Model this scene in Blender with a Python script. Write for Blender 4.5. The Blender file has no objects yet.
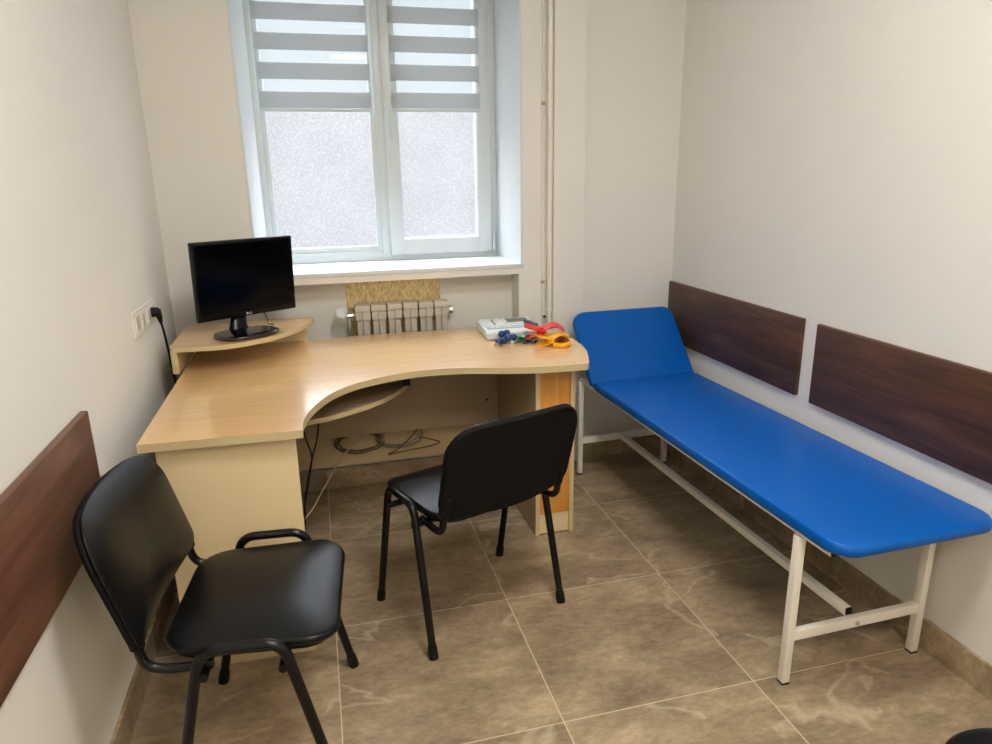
import bpy, bmesh, math, random
from mathutils import Vector, Matrix
random.seed(7)
C = bpy.context.scene.collection
S = bpy.context.scene
PI = math.pi

# ---------------------------------------------------------------- camera
cam_d = bpy.data.cameras.new('camera')
cam = bpy.data.objects.new('camera', cam_d); C.objects.link(cam)
cam.location = (0, 0, 1.465)
cam.rotation_mode = 'XYZ'
cam.rotation_euler = (math.radians(74.0592), math.radians(0.91288), math.radians(-14.58596))
cam_d.sensor_width = 36; cam_d.lens = 687.355*36/992
cam_d.clip_start = 0.02
S.camera = cam

# ---------------------------------------------------------------- view and world (overcast sky, brighter overhead)
S.view_settings.view_transform = 'Standard'
S.view_settings.look = 'None'
S.view_settings.exposure = 0.0
S.view_settings.gamma = 1.0
SKY_LOW, SKY_HIGH = 1.06, 28.0
LAMP = 32.0
wd = bpy.data.worlds.new('sky'); S.world = wd; wd.use_nodes = True
nt = wd.node_tree; nt.nodes.clear()
wo = nt.nodes.new('ShaderNodeOutputWorld'); bg = nt.nodes.new('ShaderNodeBackground')
tc = nt.nodes.new('ShaderNodeTexCoord'); sp = nt.nodes.new('ShaderNodeSeparateXYZ')
mr = nt.nodes.new('ShaderNodeMapRange'); mr.inputs[1].default_value = 0.22; mr.inputs[2].default_value = 0.9
mr.inputs[3].default_value = SKY_LOW; mr.inputs[4].default_value = SKY_HIGH
nt.links.new(tc.outputs['Generated'], sp.inputs[0]); nt.links.new(sp.outputs[2], mr.inputs[0])
nt.links.new(mr.outputs[0], bg.inputs['Strength']); bg.inputs['Color'].default_value = (0.87, 0.94, 1.0, 1)
nt.links.new(bg.outputs[0], wo.inputs[0])

# ---------------------------------------------------------------- materials
MATS = {}
def lin(c):
    return tuple(((v/255)/12.92 if v/255 <= 0.04045 else ((v/255+0.055)/1.055)**2.4) for v in c)
def newmat(name):
    m = bpy.data.materials.new(name); m.use_nodes = True
    n = m.node_tree.nodes; b = n['Principled BSDF']; MATS[name] = m
    return m, n, m.node_tree.links, b
def mat(name, rgb, rough=0.5, metal=0.0, var=0.0, scale=8.0, bump=0.0, bscale=200.0, coat=0.0, spec=None, sheen=0.0):
    m, n, l, b = newmat(name)
    c = lin(rgb)
    b.inputs['Roughness'].default_value = rough; b.inputs['Metallic'].default_value = metal
    if coat: b.inputs['Coat Weight'].default_value = coat
    if spec is not None: b.inputs['Specular IOR Level'].default_value = spec
    t = n.new('ShaderNodeTexCoord')
    no = n.new('ShaderNodeTexNoise'); no.inputs['Scale'].default_value = scale; no.inputs['Detail'].default_value = 4
    l.new(t.outputs['Object'], no.inputs['Vector'])
    r = n.new('ShaderNodeValToRGB'); r.color_ramp.elements[0].position = 0.3; r.color_ramp.elements[1].position = 0.7
    r.color_ramp.elements[0].color = (*[v*(1-var) for v in c], 1); r.color_ramp.elements[1].color = (*[min(1, v*(1+var)) for v in c], 1)
    l.new(no.outputs['Fac'], r.inputs[0]); l.new(r.outputs[0], b.inputs['Base Color'])
    if bump:
        n2 = n.new('ShaderNodeTexNoise'); n2.inputs['Scale'].default_value = bscale; n2.inputs['Detail'].default_value = 3
        l.new(t.outputs['Object'], n2.inputs['Vector'])
        bp = n.new('ShaderNodeBump'); bp.inputs['Strength'].default_value = bump; bp.inputs['Distance'].default_value = 0.002
        l.new(n2.outputs['Fac'], bp.inputs['Height']); l.new(bp.outputs[0], b.inputs['Normal'])
    return m
def wood(name, dark, mid, light, stretch=(1, 12, 12), scale=6.0, rough=0.35, coat=0.0, world=False, ramp=(0.25, 0.5, 0.75)):
    m, n, l, b = newmat(name)
    t = n.new('ShaderNodeTexCoord'); mp = n.new('ShaderNodeMapping'); mp.inputs['Scale'].default_value = stretch
    l.new(t.outputs['Object'], mp.inputs[0])
    n1 = n.new('ShaderNodeTexNoise'); n1.inputs['Scale'].default_value = scale; n1.inputs['Detail'].default_value = 6; n1.inputs['Distortion'].default_value = 0.6
    l.new(mp.outputs[0], n1.inputs['Vector'])
    mp2 = n.new('ShaderNodeMapping'); mp2.inputs['Scale'].default_value = [s*5 if s > 1.5 else s*1.5 for s in stretch]
    l.new(t.outputs['Object'], mp2.inputs[0])
    n2 = n.new('ShaderNodeTexNoise'); n2.inputs['Scale'].default_value = scale; n2.inputs['Detail'].default_value = 3
    l.new(mp2.outputs[0], n2.inputs['Vector'])
    ad = n.new('ShaderNodeMath'); ad.operation = 'MULTIPLY_ADD'; ad.inputs[1].default_value = 0.35
    l.new(n2.outputs['Fac'], ad.inputs[0]); 
    sb = n.new('ShaderNodeMath'); sb.operation = 'MULTIPLY'; sb.inputs[1].default_value = 0.65
    l.new(n1.outputs['Fac'], sb.inputs[0]); l.new(sb.outputs[0], ad.inputs[2])
    r = n.new('ShaderNodeValToRGB'); e = r.color_ramp.elements
    e[0].position = ramp[0]; e[0].color = (*lin(dark), 1); e[1].position = ramp[2]; e[1].color = (*lin(light), 1)
    k = e.new(ramp[1]); k.color = (*lin(mid), 1)
    l.new(ad.outputs[0], r.inputs[0]); l.new(r.outputs[0], b.inputs['Base Color'])
    b.inputs['Roughness'].default_value = rough
    if coat: b.inputs['Coat Weight'].default_value = coat
    return m

M_wall = mat('wall_paint', (229, 227, 221), 0.75, var=0.015, scale=2.0, bump=0.15, bscale=120)
M_ceil = mat('ceiling_paint', (238, 236, 230), 0.85)
M_white = mat('white_window_plastic', (206, 214, 216), 0.3, var=0.01)
M_reveal = mat('white_reveal_plastic', (214, 220, 222), 0.45, var=0.01)
M_desktop = wood('beech_laminate', (214, 168, 112), (229, 187, 132), (239, 202, 152), (1.2, 16, 16), 3.2, 0.3, coat=1.0)
M_desktop.node_tree.nodes['Principled BSDF'].inputs['Coat IOR'].default_value = 1.75
M_desktop.node_tree.nodes['Principled BSDF'].inputs['Coat Roughness'].default_value = 0.16
M_edge = mat('cream_edge_band', (205, 186, 143), 0.4, var=0.03, scale=30)
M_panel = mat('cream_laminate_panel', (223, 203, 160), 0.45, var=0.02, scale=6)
M_beige_shaded = mat('beige_shaded_laminate', (176, 158, 132), 0.5, var=0.03, scale=6)  # cream laminate with shade put into its colour; plain beige on the clips
M_orange = wood('orange_beech_front', (196, 132, 52), (214, 150, 64), (226, 168, 84), (20, 20, 1.0), 2.0, 0.35)
M_dwood = wood('dark_walnut_laminate', (48, 32, 24), (78, 52, 39), (106, 72, 53), (9, 1.1, 9), 2.2, 0.45, ramp=(0.32, 0.5, 0.70))
M_dwood_lit = wood('lit_walnut_laminate', (66, 38, 28), (98, 62, 49), (126, 84, 66), (9, 1.1, 9), 2.2, 0.4, ramp=(0.32, 0.5, 0.70))  # same wood as the right-hand guards, lightened in colour as if lit
M_blackmetal = mat('black_lacquered_steel', (11, 11, 12), 0.27, var=0.05, spec=0.35)
M_vinyl = mat('black_vinyl', (9, 10, 12), 0.33, var=0.1, scale=40, bump=0.12, bscale=400, coat=0.16, spec=0.2)
M_vinyl.node_tree.nodes['Principled BSDF'].inputs['Coat Roughness'].default_value = 0.3
M_fabric = mat('black_shell_plastic', (8, 8, 9), 0.65, var=0.1, scale=60, bump=0.3, bscale=700, spec=0.2)
M_rubber = mat('black_rubber', (10, 10, 10), 0.6, spec=0.3)
M_blue = mat('blue_vinyl', (0, 90, 180), 0.38, spec=0.22, var=0.04, scale=5, bump=0.35, bscale=60)
M_cream_metal = mat('cream_painted_steel', (236, 233, 222), 0.35, var=0.02)
M_steel = mat('bright_steel', (190, 190, 186), 0.3, metal=0.9)
M_rad = mat('grey_radiator_enamel', (196, 190, 178), 0.35, var=0.02)
M_pipe = mat('cream_pipe_paint', (232, 226, 214), 0.4)
M_foil_col = (198, 178, 128)
M_blackpl = mat('black_monitor_plastic', (8, 8, 10), 0.25, spec=0.25)
M_screen = mat('dark_glossy_screen', (3, 3, 5), 0.12, spec=0.12)
M_gloss = mat('gloss_black_base', (14, 13, 20), 0.12, coat=0.5)
M_logo = mat('light_grey_logo', (205, 205, 210), 0.4)
M_slot = mat('grey_socket_slot', (176, 176, 168), 0.5)
M_socket = mat('white_socket_plastic', (224, 222, 214), 0.35)
M_dark = mat('dark_hole', (28, 26, 24), 0.7)
M_device = mat('pale_device_plastic', (214, 218, 212), 0.4, var=0.02)
M_devblue = mat('pale_blue_keypad', (150, 184, 206), 0.4, var=0.03, scale=40)
M_devscr = mat('device_screen', (110, 106, 98), 0.2, var=0.1, scale=60)
M_bulb = mat('blue_rubber_bulb', (8, 58, 116), 0.38, var=0.08)
M_red = mat('red_plastic', (206, 26, 22), 0.35, var=0.05)
M_yellow = mat('yellow_plastic', (240, 172, 18), 0.35, var=0.05)
M_green = mat('green_plastic', (40, 110, 62), 0.4, var=0.05)
M_wire = mat('grey_cable', (150, 142, 128), 0.5)
M_wired = mat('brown_grey_cable', (104, 90, 74), 0.5)
M_wirew = mat('pale_cable', (214, 206, 190), 0.5)

def tile_floor(name, swap=None):
    m, n, l, b = newmat(name)
    t = n.new('ShaderNodeNewGeometry')
    sp = n.new('ShaderNodeSeparateXYZ'); l.new(t.outputs['Position'], sp.inputs[0])
    def M(op, a, bb=None, c=None):
        k = n.new('ShaderNodeMath'); k.operation = op
        for i, v in enumerate((a, bb, c)):
            if v is None: continue
            if isinstance(v, (int, float)): k.inputs[i].default_value = v
            else: l.new(v, k.inputs[i])
        return k.outputs[0]
    def dist(s, off, step=0.5995):
        u = M('DIVIDE', M('SUBTRACT', s, off), step)
        f = M('FRACT', M('ADD', u, 100.0))
        e = M('MINIMUM', f, M('SUBTRACT', 1.0, f))
        return M('MULTIPLY', e, step), M('FLOOR', M('ADD', u, 100.0))
    dx, ix = dist(sp.outputs[0], -0.043); dy, iy = dist(sp.outputs[1], 1.479)
    d = M('MINIMUM', dx, dy) if swap is None else dy
    grout = M('LESS_THAN', d, 0.0016)
    # every tile its own piece of stone
    cmb = n.new('ShaderNodeCombineXYZ'); l.new(ix, cmb.inputs[0]); l.new(iy, cmb.inputs[1])
    wn = n.new('ShaderNodeTexWhiteNoise'); wn.noise_dimensions = '3D'; l.new(cmb.outputs[0], wn.inputs['Vector'])
    vs = n.new('ShaderNodeVectorMath'); vs.operation = 'SCALE'; vs.inputs['Scale'].default_value = 9.0; l.new(wn.outputs['Color'], vs.inputs[0])
    va = n.new('ShaderNodeVectorMath'); va.operation = 'ADD'; l.new(t.outputs['Position'], va.inputs[0]); l.new(vs.outputs[0], va.inputs[1])
    mp = n.new('ShaderNodeMapping'); mp.inputs['Rotation'].default_value = (0, 0, 0.55); mp.inputs['Scale'].default_value = (1.0, 1.9, 1.6)
    l.new(va.outputs[0], mp.inputs[0])
    n1 = n.new('ShaderNodeTexNoise'); n1.inputs['Scale'].default_value = 3.0; n1.inputs['Detail'].default_value = 12; n1.inputs['Roughness'].default_value = 0.7; n1.inputs['Distortion'].default_value = 0.25
    l.new(mp.outputs[0], n1.inputs['Vector'])
    r = n.new('ShaderNodeValToRGB'); e = r.color_ramp.elements
    e[0].position = 0.30; e[0].color = (*lin((116, 101, 82)), 1); e[1].position = 0.72; e[1].color = (*lin((192, 172, 140)), 1)
    k = e.new(0.5); k.color = (*lin((154, 136, 110)), 1)
    l.new(n1.outputs['Fac'], r.inputs[0])
    # fine grain
    ng = n.new('ShaderNodeTexNoise'); ng.inputs['Scale'].default_value = 38; ng.inputs['Detail'].default_value = 8; ng.inputs['Roughness'].default_value = 0.75
    mpg = n.new('ShaderNodeMapping'); mpg.inputs['Rotation'].default_value = (0, 0, 0.3); mpg.inputs['Scale'].default_value = (0.7, 1.5, 1)
    l.new(va.outputs[0], mpg.inputs[0]); l.new(mpg.outputs[0], ng.inputs['Vector'])
    fac = M('MULTIPLY_ADD', ng.outputs['Fac'], 0.55, M('SUBTRACT', n1.outputs['Fac'], 0.275))
    l.new(fac, r.inputs[0])
    # thin pale veins
    n2 = n.new('ShaderNodeTexNoise'); n2.inputs['Scale'].default_value = 1.3; n2.inputs['Detail'].default_value = 5; n2.inputs['Roughness'].default_value = 0.45; n2.inputs['Distortion'].default_value = 0.5
    l.new(mp.outputs[0], n2.inputs['Vector'])
    v = M('ABSOLUTE', M('SUBTRACT', n2.outputs['Fac'], 0.5))
    vr = n.new('ShaderNodeMapRange'); vr.inputs[1].default_value = 0.0; vr.inputs[2].default_value = 0.013; vr.inputs[3].default_value = 1.0; vr.inputs[4].default_value = 0.0
    l.new(v, vr.inputs[0])
    n3 = n.new('ShaderNodeTexNoise'); n3.inputs['Scale'].default_value = 3.0; l.new(va.outputs[0], n3.inputs['Vector'])
    vm = M('MULTIPLY', vr.outputs[0], M('MULTIPLY', M('GREATER_THAN', n3.outputs['Fac'], 0.47), 0.45))
    mx = n.new('ShaderNodeMix'); mx.data_type = 'RGBA'; l.new(vm, mx.inputs[0]); l.new(r.outputs[0], mx.inputs[6]); mx.inputs[7].default_value = (*lin((214, 198, 170)), 1)
    mg = n.new('ShaderNodeMix'); mg.data_type = 'RGBA'; l.new(grout, mg.inputs[0]); l.new(mx.outputs[2], mg.inputs[6]); mg.inputs[7].default_value = (*lin((218, 202, 172)), 1)
    l.new(mg.outputs[2], b.inputs['Base Color'])
    b.inputs['Roughness'].default_value = 0.42
    b.inputs['Specular IOR Level'].default_value = 0.4
    bp = n.new('ShaderNodeBump'); bp.inputs['Strength'].default_value = 0.12; bp.inputs['Distance'].default_value = 0.004
    l.new(n1.outputs['Fac'], bp.inputs['Height']); l.new(bp.outputs[0], b.inputs['Normal'])
    return m
M_floor = tile_floor('brown_stone_tile')
M_skirt = tile_floor('brown_stone_skirting', 1)

def foil_mat():
    m, n, l, b = newmat('foil_insulation')
    t = n.new('ShaderNodeTexCoord'); mp = n.new('ShaderNodeMapping'); mp.inputs['Scale'].default_value = (150, 1, 45)
    l.new(t.outputs['Object'], mp.inputs[0])
    no = n.new('ShaderNodeTexNoise'); no.inputs['Scale'].default_value = 1.0; no.inputs['Detail'].default_value = 4; l.new(mp.outputs[0], no.inputs['Vector'])
    r = n.new('ShaderNodeValToRGB'); e = r.color_ramp.elements
    e[0].position = 0.3; e[0].color = (*lin((176, 156, 110)), 1); e[1].position = 0.72; e[1].color = (*lin((236, 220, 172)), 1)
    l.new(no.outputs['Fac'], r.inputs[0]); l.new(r.outputs[0], b.inputs['Base Color'])
    b.inputs['Metallic'].default_value = 0.55; b.inputs['Roughness'].default_value = 0.38
    bp = n.new('ShaderNodeBump'); bp.inputs['Strength'].default_value = 0.7; bp.inputs['Distance'].default_value = 0.003
    l.new(no.outputs['Fac'], bp.inputs['Height']); l.new(bp.outputs[0], b.inputs['Normal'])
    return m
M_foil = foil_mat()

def film_glass():
    # lower panes carry a frosted privacy film with a beaded pattern
    m = bpy.data.materials.new('frosted_film_glass'); m.use_nodes = True
    n = m.node_tree.nodes; l = m.node_tree.links; n.clear()
    o = n.new('ShaderNodeOutputMaterial')
    t = n.new('ShaderNodeTexCoord')
    vo = n.new('ShaderNodeTexVoronoi'); vo.inputs['Scale'].default_value = 75; l.new(t.outputs['Object'], vo.inputs['Vector'])
    n2 = n.new('ShaderNodeTexNoise'); n2.inputs['Scale'].default_value = 5; n2.inputs['Detail'].default_value = 4; l.new(t.outputs['Object'], n2.inputs['Vector'])
    r = n.new('ShaderNodeMapRange'); r.inputs[1].default_value = 0.08; r.inputs[2].default_value = 0.55; r.inputs[3].default_value = 1.03; r.inputs[4].default_value = 0.93
    l.new(vo.outputs['Distance'], r.inputs[0])
    r2 = n.new('ShaderNodeMapRange'); r2.inputs[1].default_value = 0.3; r2.inputs[2].default_value = 0.7; r2.inputs[3].default_value = 0.96; r2.inputs[4].default_value = 1.0
    l.new(n2.outputs['Fac'], r2.inputs[0])
    mu = n.new('ShaderNodeMath'); mu.operation = 'MULTIPLY'; l.new(r.outputs[0], mu.inputs[0]); l.new(r2.outputs[0], mu.inputs[1])
    col = n.new('ShaderNodeCombineColor')
    for i, k in enumerate((0.89, 0.87, 0.88)):
        q = n.new('ShaderNodeMath'); q.operation = 'MULTIPLY'; q.inputs[1].default_value = k; l.new(mu.outputs[0], q.inputs[0]); l.new(q.outputs[0], col.inputs[i])
    tr = n.new('ShaderNodeBsdfTransparent'); l.new(col.outputs[0], tr.inputs[0])
    tl = n.new('ShaderNodeBsdfTranslucent'); l.new(col.outputs[0], tl.inputs[0])
    gl = n.new('ShaderNodeBsdfGlossy'); gl.inputs['Roughness'].default_value = 0.25
    mx = n.new('ShaderNodeMixShader'); mx.inputs[0].default_value = 0.035; l.new(tr.outputs[0], mx.inputs[1]); l.new(tl.outputs[0], mx.inputs[2])
    m2 = n.new('ShaderNodeMixShader'); m2.inputs[0].default_value = 0.04; l.new(mx.outputs[0], m2.inputs[1]); l.new(gl.outputs[0], m2.inputs[2])
    l.new(m2.outputs[0], o.inputs[0]); return m
M_film = film_glass()
def clear_glass():
    m = bpy.data.materials.new('clear_glass'); m.use_nodes = True
    n = m.node_tree.nodes; l = m.node_tree.links; n.clear()
    o = n.new('ShaderNodeOutputMaterial'); tr = n.new('ShaderNodeBsdfTransparent'); tr.inputs[0].default_value = (0.93, 0.95, 0.95, 1)
    gl = n.new('ShaderNodeBsdfGlossy'); gl.inputs['Roughness'].default_value = 0.03
    mx = n.new('ShaderNodeMixShader'); mx.inputs[0].default_value = 0.02
    l.new(tr.outputs[0], mx.inputs[1]); l.new(gl.outputs[0], mx.inputs[2]); l.new(mx.outputs[0], o.inputs[0]); return m
M_glass = clear_glass()
def zebra_mat():
    # day-and-night blind: opaque cloth bands and sheer bands, 126 mm repeat
    m = bpy.data.materials.new('zebra_blind_cloth'); m.use_nodes = True
    n = m.node_tree.nodes; l = m.node_tree.links; n.clear()
    o = n.new('ShaderNodeOutputMaterial'); g = n.new('ShaderNodeNewGeometry'); sp = n.new('ShaderNodeSeparateXYZ')
    l.new(g.outputs['Position'], sp.inputs[0])
    def M(op, a, b):
        k = n.new('ShaderNodeMath'); k.operation = op
        for i, v in enumerate((a, b)):
            if isinstance(v, (int, float)): k.inputs[i].default_value = v
            else: l.new(v, k.inputs[i])
        return k.outputs[0]
    f = M('FRACT', M('DIVIDE', M('SUBTRACT', sp.outputs[2], 1.787), 0.1258), 0)
    sheer = M('GREATER_THAN', f, 0.585)
    df = n.new('ShaderNodeBsdfDiffuse'); df.inputs[0].default_value = (0.56, 0.58, 0.59, 1)
    tl = n.new('ShaderNodeBsdfTranslucent'); tl.inputs[0].default_value = (0.5, 0.53, 0.55, 1)
    a = n.new('ShaderNodeMixShader'); a.inputs[0].default_value = 0.35; l.new(df.outputs[0], a.inputs[1]); l.new(tl.outputs[0], a.inputs[2])
    tr = n.new('ShaderNodeBsdfTransparent')
    sh = n.new('ShaderNodeMixShader'); sh.inputs[0].default_value = 0.12; l.new(tr.outputs[0], sh.inputs[1]); l.new(a.outputs[0], sh.inputs[2])
    mx = n.new('ShaderNodeMixShader'); l.new(sheer, mx.inputs[0]); l.new(a.outputs[0], mx.inputs[1]); l.new(sh.outputs[0], mx.inputs[2])
    l.new(mx.outputs[0], o.inputs[0]); return m
M_zebra = zebra_mat()
def lamp_mat(name, col):
    m = bpy.data.materials.new(name); m.use_nodes = True
    n = m.node_tree.nodes; l = m.node_tree.links; n.clear()
    o = n.new('ShaderNodeOutputMaterial'); e = n.new('ShaderNodeEmission'); e.inputs[0].default_value = (*col, 1); e.inputs[1].default_value = LAMP
    l.new(e.outputs[0], o.inputs[0]); return m
M_lamp = lamp_mat('neutral_led_diffuser', (1.0, 0.97, 0.94))
M_lamp2 = lamp_mat('warm_led_diffuser', (1.0, 0.87, 0.70))

# ---------------------------------------------------------------- mesh helpers
def finish(name, bm, m, parent=None, smooth=40, loc=None):
    bmesh.ops.recalc_face_normals(bm, faces=bm.faces)
    me = bpy.data.meshes.new(name); bm.to_mesh(me); bm.free()
    mats = m if isinstance(m, (list, tuple)) else [m]
    for k in mats: me.materials.append(k)
    if smooth:
        for p in me.polygons: p.use_smooth = True
        me.set_sharp_from_angle(angle=math.radians(smooth))
    o = bpy.data.objects.new(name, me); C.objects.link(o)
    if parent: o.parent = parent
    if loc: o.location = loc
    return o
def box(bm, x0, x1, y0, y1, z0, z1, bev=0.0, mi=0, M=None):
    vs = [bm.verts.new((x, y, z)) for x in (x0, x1) for y in (y0, y1) for z in (z0, z1)]
    idx = [(0, 1, 3, 2), (4, 6, 7, 5), (0, 4, 5, 1), (2, 3, 7, 6), (0, 2, 6, 4), (1, 5, 7, 3)]
    fs = [bm.faces.new([vs[i] for i in f]) for f in idx]
    for f in fs: f.material_index = mi
    bmesh.ops.recalc_face_normals(bm, faces=fs)
    geo = vs
    if bev:
        es = list({e for f in fs for e in f.edges})
        r = bmesh.ops.bevel(bm, geom=es, offset=bev, segments=2, affect='EDGES', profile=0.6)
        geo = list({v for f in r['faces'] for v in f.verts} | {v for v in vs if v.is_valid})
        for f in r['faces']: f.material_index = mi
    if M is not None:
        bmesh.ops.transform(bm, matrix=M, verts=list(set(geo)))
    return geo
def prism(bm, pts, z0, z1, top=0, side=0, bev=0.0, flat=False):
    lo = [bm.verts.new((x, y, z0)) for x, y in pts]; hi = [bm.verts.new((x, y, z1)) for x, y in pts]
    fb = bm.faces.new(lo[::-1]); ft = bm.faces.new(hi); fb.material_index = side; ft.material_index = top
    n = len(pts); sd = []
    for i in range(n):
        f = bm.faces.new([lo[i], lo[(i+1) % n], hi[(i+1) % n], hi[i]]); f.material_index = side; sd.append(f)
    if bev:
        es = list({e for e in ft.edges} | {e for e in fb.edges})
        bmesh.ops.bevel(bm, geom=es, offset=bev, segments=2, affect='EDGES', profile=0.5)
    return ft
def smooth_path(pts, rad=0.04, seg=6):
    """round the corners of a polyline"""
    P = [Vector(p) for p in pts]; out = [P[0]]
    for i in range(1, len(P)-1):
        a, b, c = P[i-1], P[i], P[i+1]
        r = rad[i] if isinstance(rad, dict) and i in rad else (rad if not isinstance(rad, dict) else 0.04)
        d1 = min(r, (a-b).length*0.49); d2 = min(r, (c-b).length*0.49)
        s = b+(a-b).normalized()*d1; e = b+(c-b).normalized()*d2
        for k in range(seg+1):
            t = k/seg; out.append(s*(1-t)**2+b*2*t*(1-t)+e*t*t)
    out.append(P[-1]); return out
def catmull(pts, seg=8):
    P = [Vector(p) for p in pts]; P = [P[0]*2-P[1]]+P+[P[-1]*2-P[-2]]; out = []
    for i in range(1, len(P)-2):
        for k in range(seg):
            t = k/seg; a, b, c, d = P[i-1], P[i], P[i+1], P[i+2]
            out.append(0.5*((2*b)+(c-a)*t+(2*a-5*b+4*c-d)*t*t+(3*b-a-3*c+d)*t**3))
    out.append(P[-2]); return out
def tube(bm, path, r, n=12, ry=None, up=None, caps=True):
    P = [Vector(p) for p in path]; ry = ry or r
    T = [(P[min(i+1, len(P)-1)]-P[max(i-1, 0)]).normalized() for i in range(len(P))]
    u = Vector(up) if up else (Vector((0, 0, 1)) if abs(T[0].z) < 0.9 else Vector((1, 0, 0)))
    rings = []
    for i, p in enumerate(P):
        s = T[i].cross(u).normalized()
        w = s.cross(T[i]).normalized(); 
        if not up: u = w
        rr = r[i] if isinstance(r, (list, tuple)) else r
        rb = rr if isinstance(r, (list, tuple)) else ry
        rings.append([bm.verts.new(p+s*math.cos(a)*rr+w*math.sin(a)*rb) for a in [2*PI*k/n for k in range(n)]])
    for a, b in zip(rings, rings[1:]):
        for k in range(n): bm.faces.new([a[k], a[(k+1) % n], b[(k+1) % n], b[k]])
    if caps:
        bm.faces.new(rings[0][::-1]); bm.faces.new(rings[-1])
def lathe(bm, prof, c=(0, 0, 0), n=32, M=None):
    rings = []; vs = []
    for r, z in prof:
        if r < 1e-6: v = bm.verts.new((c[0], c[1], c[2]+z)); rings.append([v]); vs.append(v)
        else:
            ring = [bm.verts.new((c[0]+r*math.cos(2*PI*k/n), c[1]+r*math.sin(2*PI*k/n), c[2]+z)) for k in range(n)]
            rings.append(ring); vs += ring
    for a, b in zip(rings, rings[1:]):
        for k in range(n):
            k2 = (k+1) % n
            if len(a) == 1 and len(b) == 1: continue
            if len(a) == 1: bm.faces.new([a[0], b[k], b[k2]])
            elif len(b) == 1: bm.faces.new([a[k], a[k2], b[0]])
            else: bm.faces.new([a[k], a[k2], b[k2], b[k]])
    if len(rings[0]) > 1: bm.faces.new(rings[0][::-1])
    if len(rings[-1]) > 1: bm.faces.new(rings[-1])
    if M is not None: bmesh.ops.transform(bm, matrix=M, verts=vs)
def rrect(hw, y0, y1, r, n=8):
    """rounded rectangle outline, r = radii (near-left, near-right, far-right, far-left)"""
    rs = r if isinstance(r, (tuple, list)) else (r,)*4
    cs = [(-hw+rs[0], y0+rs[0], PI, rs[0]), (hw-rs[1], y0+rs[1], 1.5*PI, rs[1]), (hw-rs[2], y1-rs[2], 0, rs[2]), (-hw+rs[3], y1-rs[3], 0.5*PI, rs[3])]
    return [(cx+rr*math.cos(a0+0.5*PI*k/n), cy+rr*math.sin(a0+0.5*PI*k/n)) for cx, cy, a0, rr in cs for k in range(n+1)]
def pad(bm, outline, zt, zb, edge=0.02, dome=0.0, fn=None, pw=4):
    """upholstered pad: outline polygon, rounded rim; fn maps (x,y,z)->Vector"""
    n = len(outline); cx = sum(p[0] for p in outline)/n; cy = sum(p[1] for p in outline)/n
    ext = max(math.hypot(x-cx, y-cy) for x, y in outline)
    fn = fn or (lambda x, y, z: (x, y, z)); rings = []
    h = zt-zb
    def inset(d): 
        s = max(0.0, 1-d/ext); return s
    prof = [(0.5, zb, 0), (edge*0.5, zb, 1)]
    for k in range(7):
        a = -PI/2+PI*k/6
        prof.append((edge*0.5*(1-math.cos(a)), (zt+zb)/2+h/2*math.sin(a), 1))
    for q in (0.02, 0.05, 0.1, 0.2, 0.3, 0.45, 0.6, 0.8): prof.append((edge*0.5+q*ext, zt+dome*(1-(1-q)**pw), 1))
    for d, z, f in prof:
        s = inset(d) if f else 0.3
        rings.append([bm.verts.new(fn(cx+(x-cx)*s, cy+(y-cy)*s, z)) for x, y in outline])
    ct = bm.verts.new(fn(cx, cy, zt+dome))
    bm.faces.new(rings[0][::-1])
    for a, b in zip(rings, rings[1:]):
        for k in range(n): bm.faces.new([a[k], a[(k+1) % n], b[(k+1) % n], b[k]])
    for k in range(n): bm.faces.new([rings[-1][k], rings[-1][(k+1) % n], ct])
def obj(name, fn, m, parent=None, smooth=40):
    bm = bmesh.new(); fn(bm); return finish(name, bm, m, parent, smooth)
def struct(name, fn, m, smooth=0):
    o = obj(name, fn, m, None, smooth); o['kind'] = 'structure'; return o
def tag(o, label, cat, group=None):
    o['label'] = label; o['category'] = cat
    if group: o['group'] = group
    return o
def thing(name, label, cat, loc=(0, 0, 0), rot=0, group=None):
    o = bpy.data.objects.new(name, None); C.objects.link(o); o.location = loc; o.rotation_euler = (0, 0, rot)
    o.empty_display_size = 0.1
    return tag(o, label, cat, group)
def dup(root, loc, rot, label):
    r = root.copy(); C.objects.link(r); r.location = loc; r.rotation_euler = (0, 0, rot); r['label'] = label
    for ch in list(root.children):
        c = ch.copy(); C.objects.link(c); c.parent = r
        for g in list(ch.children):
            d = g.copy(); C.objects.link(d); d.parent = c
    return r

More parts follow.
